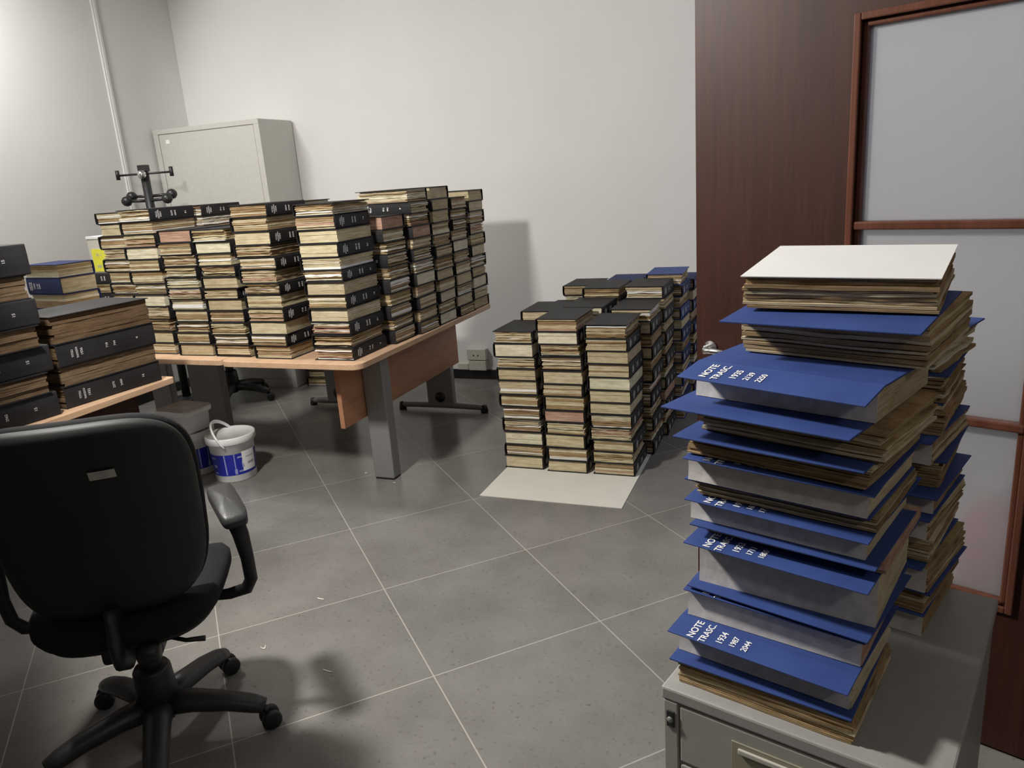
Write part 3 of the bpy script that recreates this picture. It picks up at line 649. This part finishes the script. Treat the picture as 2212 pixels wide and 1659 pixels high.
# ------------------------------------------------------------------ office chair
def superring(wt, wb, h, n=48, p=3.2):
    out = []
    for k in range(n):
        a = 2*math.pi*k/n; c, s = math.cos(a), math.sin(a)
        x = math.copysign(abs(c)**(2/p), c); y = math.copysign(abs(s)**(2/p), s)
        wd = wb+(wt-wb)*(y+1)/2; out.append((x*wd, y*h))
    return out
def office_chair(label, loc, ang, base_rot, simple_=False):
    o = thing('office_chair', label, 'chair', loc, ang)      # local +y = facing direction
    ring = superring(.262,.222,.268,p=4.2)
    tl = math.radians(9)
    def bk(off, edge=0):
        def f(x, y):
            d = -.215 + .10*(x*x)/.07 *.55
            yy = .765+y*math.cos(tl); 
            lum = .030*math.cos((y+.10)*7)           # lumbar swell
            return (x, d - (y)*math.sin(tl) + off + lum, yy)
        return f
    MB().pad(ring, [(.05,bk(-.040)),(.55,bk(-.040)),(.88,bk(-.036)),(.97,bk(-.026)),(1.0,bk(-.012)),(1.0,bk(.0)),(.985,bk(.006))]).build('backrest_shell', MT['shell'], o)
    br_ = MB().pad(ring, [(.99,bk(.004)),(1.015,bk(.018)),(1.01,bk(.036)),(.95,bk(.050)),(.7,bk(.058)),(.05,bk(.060))]).build('backrest_cushion', MT['fabric'], o)
    sr = superring(.245,.225,.235,48,3.4)
    def st(z, e=0):
        def f(x, y): return (x, y+.02, z - (.035*max(0,(y-.10)/.14)**2) + .012*abs(x/.24)**3)
        return f
    MB().pad(sr, [(.05,st(.415)),(.80,st(.415)),(.97,st(.428)),(1.02,st(.448)),(1.02,st(.470)),(.97,st(.488)),(.8,st(.495)),(.05,st(.490))]).build('seat_cushion', MT['fabric'], o)
    MB().pad(sr, [(.05,st(.395)),(.72,st(.395)),(.90,st(.408)),(.93,st(.420))]).build('seat_pan', MT['shell'], o)
    for s in (-1,1):
        a = MB(); ar = superring(.038,.036,.130,32,6)
        Mx = Matrix.Translation((s*.266,.05,.665))@Matrix.Rotation(s*math.radians(16),4,'Z')
        fnz = lambda z: (lambda x,y: (x,y,z-.012*max(0,-(y+.06)/.065)**2))
        a.pad(ar, [(.05,fnz(-.022)),(.85,fnz(-.022)),(1,fnz(-.012)),(1,fnz(.006)),(.9,fnz(.016)),(.05,fnz(.018))], mat=Mx); a.build('armrest', MT['armp'], o)
        MB().tube([(s*.292,-.035,.645),(s*.300,-.03,.60),(s*.305,-.02,.52),(s*.303,-.005,.45),(s*.285,.01,.415),(s*.235,.02,.402),(s*.17,.03,.400)],[.024,.022,.018,.018,.019,.017,.014],14,flat=.62,up=(0,1,0)).build('armrest_support', MT['blackp'], o)
    MB().tube([(0,-.19,.53),(0,-.20,.50),(0,-.212,.46),(0,-.205,.41),(0,-.15,.375),(0,-.05,.372)],[.045,.045,.045,.045,.042,.036],14,flat=.42,up=(1,0,0)).build('back_bracket', MT['blackp'], o)
    MB().lathe([(0,0),(.020,.0),(.026,.006),(.026,.045),(.020,.052),(0,.052)],20,mat=Matrix.Translation((.04,-.21,.40))@Matrix.Rotation(math.radians(90),4,'Y')).build('adjuster_knob', MT['blackp'], o)
    MB().box((-.075,-.13,.335),(.075,.12,.397)).build('tilt_mechanism', MT['blackp'], o, bevel=.012)
    MB().box((.0,-.02,.345),(.15,.05,.385)).build('mechanism_cover', MT['blackp'], o, bevel=.01)
    MB().tube([(.06,-.05,.35),(.12,-.07,.335),(.17,-.075,.333)],[.006,.006,.008],10).build('lever', MT['blackp'], o)
    MB().lathe([(0,.215),(.027,.215),(.030,.22),(.030,.345),(0,.345)],24).build('gas_lift', MT['blackp'], o)
    MB().lathe([(0,.125),(.052,.125),(.056,.135),(.050,.228),(.044,.238),(0,.238)],28).build('column_sleeve', MT['blackp'], o)
    MB().lathe([(0,.070),(.040,.070),(.050,.085),(.052,.130),(0,.134)],28).build('base_hub', MT['blackp'], o)
    for k in range(5):
        a = base_rot - ang + 2*math.pi*k/5; c, s = math.cos(a), math.sin(a)
        P = lambda r, z: (r*c, r*s, z)
        lg = MB().tube([P(.03,.112),P(.10,.112),P(.20,.098),P(.262,.082),P(.292,.072)],[.042,.037,.033,.030,.024],14,flat=.8,up=(0,0,1)).build('base_leg', MT['armp'], o)
        ca = a+[.5,-.6,.9,2.2,-1.2][k]; cx, cy = .292*c, .292*s
        w_ = MB(); Mx = Matrix.Translation((cx+.010*math.cos(ca),cy+.010*math.sin(ca),.0285))@Matrix.Rotation(ca,4,'Z')@Matrix.Rotation(math.radians(90),4,'X')
        for z0 in (-.026,.008): w_.lathe([(0,z0),(.024,z0),(.0285,z0+.004),(.0285,z0+.014),(.024,z0+.018),(0,z0+.018)],22,mat=Mx)
        ct = w_.build('castor', MT['blackp'], o)
        MB().tube([(cx,cy,.068),(cx,cy,.045)],.009,10).build('castor_fork', MT['blackp'], ct)
    return o
CA = math.radians(90+56.5)-math.pi/2
ch = office_chair('black office chair with armrests in the left foreground, back to the viewer', (-1.69,1.335,0), math.radians(35), math.radians(24))
# asset label on the back shell
def backpt(x, z, off=-.0435):
    tl = math.radians(9); y = (z-.765)/math.cos(tl)
    return Vector((x, -.215+.10*(x*x)/.07*.55 - y*math.sin(tl)+off+.030*math.cos((y+.10)*7), z))
lb = MB(); xa, xb, za, zb = .045, .100, .895, .917
n = 5; vs = []
for i in range(n+1):
    x = xa+(xb-xa)*i/n; vs += [tuple(backpt(x,za,-.0455)), tuple(backpt(x,zb,-.0455))]
lb.add(vs, [(2*i,2*i+2,2*i+3,2*i+1) for i in range(n)], 0); al = lb.build('asset_sticker', simple('sticker_paper', (.42,.41,.36), .6, .03), ch); al['label'] = 'pale inventory sticker'
tx = MB()
for k_, (s_, z) in enumerate([('UFFICIO',.911),('N. 0352',.901)]):
    L_ = Matrix.Translation(backpt(.0725,z,-.0470))@Matrix(((1,0,0,0),(0,0,-1,0),(0,1,0,0),(0,0,0,1)))@Matrix.Rotation(0,4,'Z'); text_into(tx, s_, .0075, L_)
tx.build('sticker_print', MT['red'] if 0 else MT['prin'], al)
office_chair('dark office chair in shadow behind the desks, only its base visible', (-4.02,4.36,0), math.radians(200), math.radians(10))
# ------------------------------------------------------------------ plastic tubs
def arcband(mb, r0, z0, r1, z1, a0, a1, off, mi=0, n=24):
    vs = []
    for i in range(n+1):
        a = math.radians(a0+(a1-a0)*i/n); vs += [((r0+off)*math.cos(a),(r0+off)*math.sin(a),z0),((r1+off)*math.cos(a),(r1+off)*math.sin(a),z1)]
    mb.add(vs, [(2*i,2*i+2,2*i+3,2*i+1) for i in range(n)], mi, True)
def tub(label, loc, rz, handle=True):
    o = thing('plastic_tub', label, 'tub', loc, rz)
    rr = lambda z: .107+.013*z/.235
    MB().lathe([(0,.004),(.100,.004),(.104,0),(.107,.004),(rr(.205),.205),(.123,.207),(.123,.214),(rr(.215),.216),(rr(.235),.235),(0,.235)],48).build('body', MT['plastic'], o)
    MB().lathe([(.128,.214),(.1315,.218),(.1315,.247),(.128,.252),(.120,.252),(.117,.2475),(0,.2475)],48).build('lid', MT['plastic'], o)
    lab_ = MB(); arcband(lab_, rr(.040),.040, rr(.160),.160, -190, 20, .0006); l_ = lab_.build('blue_label', MT['label'], o)
    p = MB()
    arcband(p, rr(.045),.045, rr(.160),.160, -92,-88.5, .0012, n=3)
    arcband(p, rr(.060),.060, rr(.160),.160, -66,-63.5, .0012, n=3); arcband(p, rr(.045),.045, rr(.075),.075, -68,-61, .0013, n=3)
    for a_, z_ in ((-57,.135),(-57,.055),(-135,.135),(-135,.05)): arcband(p, rr(z_),z_, rr(z_+.009),z_+.009, a_, a_+17, .0013, n=4)
    arcband(p, rr(.08),.078, rr(.115),.115, -47,-40, .0013, n=3); arcband(p, rr(.09),.085, rr(.10),.103, -130,-118, .0013, n=3)
    p.build('label_print', MT['palebl'], l_)
    q = MB(); arcband(q, rr(.055),.055, rr(.168),.168, -45, -2, .0014, n=10); q.build('paper_sticker', MT['plastic'], l_)
    q2 = MB(); arcband(q2, rr(.09),.09, rr(.102),.102, -30, -8, .0019, n=6); arcband(q2, rr(.13),.13, rr(.135),.135, -34, -10, .0019, n=6); q2.build('sticker_print', MT['prin'], l_)
    if handle:
        pts = []
        for k in range(15):
            a = math.pi*k/14; x = .134*math.cos(a); r = .115*math.sin(a)
            pts.append((x, -.02 - r*.35, .205+r*.80))
        MB().tube(pts, .008, 10, flat=.45, up=(0,1,0)).build('handle', MT['plastic'], o)
    return o
tub('round white tub with blue label and handle under the desk edge, nearest', (-2.918,3.085,0), math.radians(18), False)
tub2 = tub('round white tub with blue label beneath the rectangular tub', (-3.215,3.10,0), math.radians(60), False)
# the raised handle of the near tub
o_ = bpy.data.objects['plastic_tub']
pv = Vector((math.cos(math.radians(-82)),math.sin(math.radians(-82)),0)); lf = Vector((math.cos(math.radians(-160)),math.sin(math.radians(-160)),0))
pts = [tuple(Vector((0,0,.205)) + pv*(.133*math.cos(math.pi*k/18)) + (lf*.080+Vector((0,0,.115)))*math.sin(math.pi*k/18)) for k in range(19)]
MB().tube(pts, .010, 10, flat=.65, up=tuple(lf)).build('handle', MT['plastic'], o_)
rt = thing('rectangular_tub', 'white rectangular tub with lid stacked on a round tub', 'tub', (-3.222,3.090,.2535), math.radians(-4))
def rrect(wx, wy, r, n=5):
    p = []
    for cx,cy,a0 in ((wx-r,-wy+r,-90),(wx-r,wy-r,0),(-wx+r,wy-r,90),(-wx+r,-wy+r,180)):
        for k in range(n+1): a = math.radians(a0+90/n*k); p.append((cx+r*math.cos(a),cy+r*math.sin(a)))
    return p
fz = lambda z: (lambda x,y: (x,y,z))
MB().pad(rrect(.112,.092,.035), [(.05,fz(0)),(.93,fz(0)),(.95,fz(.004)),(1,fz(.095)),(1.02,fz(.097)),(1.02,fz(.104)),(.5,fz(.104))]).build('body', MT['plastic'], rt)
MB().pad(rrect(.123,.104,.04), [(.9,fz(.100)),(1,fz(.100)),(1.02,fz(.106)),(1.02,fz(.124)),(1.0,fz(.130)),(.94,fz(.131)),(.92,fz(.127)),(.05,fz(.127))]).build('lid', MT['plastic'], rt)
# ------------------------------------------------------------------ coat stand
cs = thing('coat_stand', 'dark metal coat stand with round knobs in the corner before the cabinet', 'coat stand', (-4.42,4.30,0), math.radians(14))
MB().lathe([(0,0),(.16,0),(.165,.008),(.16,.02),(.05,.03),(.025,.045),(0,.045)],36).build('base', MT['gun'], cs)
MB().tube([(0,0,.03),(0,0,1.705)],.030,18).build('pole', MT['gun'], cs)
MB().box((-.030,-.030,1.70),(.030,.030,1.745)).build('pole_cap', MT['gun'], cs, bevel=.004)
hk = MB().tube([(-.20,0,1.685),(.20,0,1.685)],.0075,10).build('hook_bar', MT['gun'], cs)
for s in (-1,1): MB().tube([(s*.205,0,1.655),(s*.205,0,1.72)],.014,10).build('bar_end', MT['gun'], hk)
MB().lathe([(0,-.03),(.018,-.026),(.030,-.01),(.030,.01),(.018,.026),(0,.03)],20,mat=Matrix.Translation((0,-.035,1.68))).build('front_knob', MT['chrome'], cs)
for s in (-1,1):
    for z_, y_ in ((1.50,-.03),(1.53,.04)):
        a_ = MB().tube([(s*.02,y_*.3,z_),(s*.135,y_,z_+.004)],.011,10).build('arm', MT['gun'], cs)
        MB().lathe([(0,-.036),(.022,-.030),(.035,-.012),(.037,.0),(.035,.012),(.022,.030),(0,.036)],20,mat=Matrix.Translation((s*.155,y_,z_+.005))).build('knob', MT['gun'], a_)
# ------------------------------------------------------------------ tall metal cabinet
tc_ = thing('metal_cabinet', 'tall pale grey metal cabinet in the corner behind the stacks', 'cabinet', (-4.73,4.755,0))
CW, CD, CH = .995, .40, 2.015
MB().box((0,.012,0),(CW,CD,CH)).build('body', MT['steel'], tc_, bevel=.006)
MB().box((0,0,CH-.035),(CW,.013,CH)).box((0,0,0),(.048,.013,CH-.035)).box((CW-.048,0,0),(CW,.013,CH-.035)).box((.048,0,0),(CW-.048,.013,.06)).build('front_frame', MT['steel'], tc_, bevel=.002)
cdoor = MB().box((.052,.003,.063),(CW-.052,.012,CH-.040)).build('door', MT['steel'], tc_, bevel=.0015)
MB().box((.115,-.0005,1.905),(.150,.003,1.935)).build('lock_plate', MT['plastic'], cdoor)
# ------------------------------------------------------------------ wall socket
so = thing('wall_socket', 'ivory double surface socket low on the back wall', 'socket', (-2.34,Y1,0))
MB().box((-.072,-.045,.076),(.072,0,.152)).build('lower_box', MT['socket'], so, bevel=.006)
ub = MB().box((-.080,-.048,.156),(.078,0,.245)).build('upper_box', MT['socket'], so, bevel=.006)
for x in (-.018,.018): MB().lathe([(0,0),(.006,0),(.006,.001),(0,.001)],14,mat=Matrix.Translation((x-.005,-.048,.195))@Matrix.Rotation(math.radians(90),4,'X')).build('pin_hole', MT['lockb'], ub)
MB().box((-.17,-.03,.076),(-.082,0,.125)).build('cable_duct', MT['socket'], so, bevel=.004)
# ------------------------------------------------------------------ small pile beneath the desks
zz = 0.0005
for i,t in enumerate([.066,.060,.064,.070]):
    book((-3.59+(.02 if i%2 else 0),4.97,zz), (math.pi if i%2 else 0)+.1, t, 'black', 'mixed', False, '', 'brown-edged volume, '+['lowest','second from bottom','third from bottom','topmost'][i]+' of the dim floor pile beneath the desks', 'dim floor pile beneath the desks'); zz += t
# ------------------------------------------------------------------ litter on the tiles
def scrap(x, y, a, l, w_, lab, mat='card', curve=0):
    m = MB(); n = 6; vs = []
    for i in range(n+1):
        u = i/n-.5; yy = curve*(u*u-.08)*l*3
        vs += [(u*l, yy-w_/2, .0006+.0015*abs(u)), (u*l, yy+w_/2, .0006+.0015*abs(u)), (u*l, yy-w_/2, .0018+.0015*abs(u)), (u*l, yy+w_/2, .0018+.0015*abs(u))]
    fs = [(0,1,3,2),(4*n,4*n+2,4*n+3,4*n+1)]
    for i in range(n):
        b = 4*i; fs += [(b,b+4,b+5,b+1),(b+2,b+3,b+7,b+6),(b,b+2,b+6,b+4),(b+1,b+5,b+7,b+3)]
    m.add(vs, fs); o = m.build('paper_scrap', MT[mat]); o.location = (x,y,0); o.rotation_euler = (0,0,a); tag(o, lab, 'scrap'); return o
scrap(-1.685,2.093,-.05,.030,.004,'thin pale strip on the tiles right of the armrest')
scrap(-1.404,1.722,-.1,.034,.003,'thin white splinter on the middle foreground tile','plastic')
scrap(-1.694,1.772,.9,.018,.008,'small yellowish curl beside the chair castor','socket',1.2)
scrap(-2.201,3.262,.3,.012,.008,'tiny white crumb left of the desk leg','plastic')
scrap(-1.975,3.17,.8,.010,.006,'tiny crumb in front of the desk leg foot','plastic')
# ------------------------------------------------------------------ cable on the floor left of the chair
cp = thing('cable', 'thin white cable curling on the floor beneath the left desk', 'cable', (-2.62,2.0,0))
MB().tube([(-.25,.18,.004),(-.12,.12,.004),(0,.06,.004),(.05,-.02,.004),(.04,-.10,.004)],.003,8).build('cord', MT['plastic'], cp)
# ------------------------------------------------------------------ red canister made up to give the door panes a red blur
fe = thing('red_canister', 'red extinguisher added behind the lower frosted door panes for their red blur', 'canister', (.475,2.13,0))
MB().lathe([(0,0),(.075,0),(.08,.012),(.08,.50),(.070,.55),(.03,.585),(.022,.60),(0,.60)],32).build('body', MT['red'], fe)
MB().lathe([(0,.60),(.02,.60),(.02,.63),(0,.635)],16).build('valve', MT['chrome'], fe)
MB().tube([(0,0,.62),(.05,0,.64),(.10,0,.63)],.008,8).build('trigger', MT['lockb'], fe)
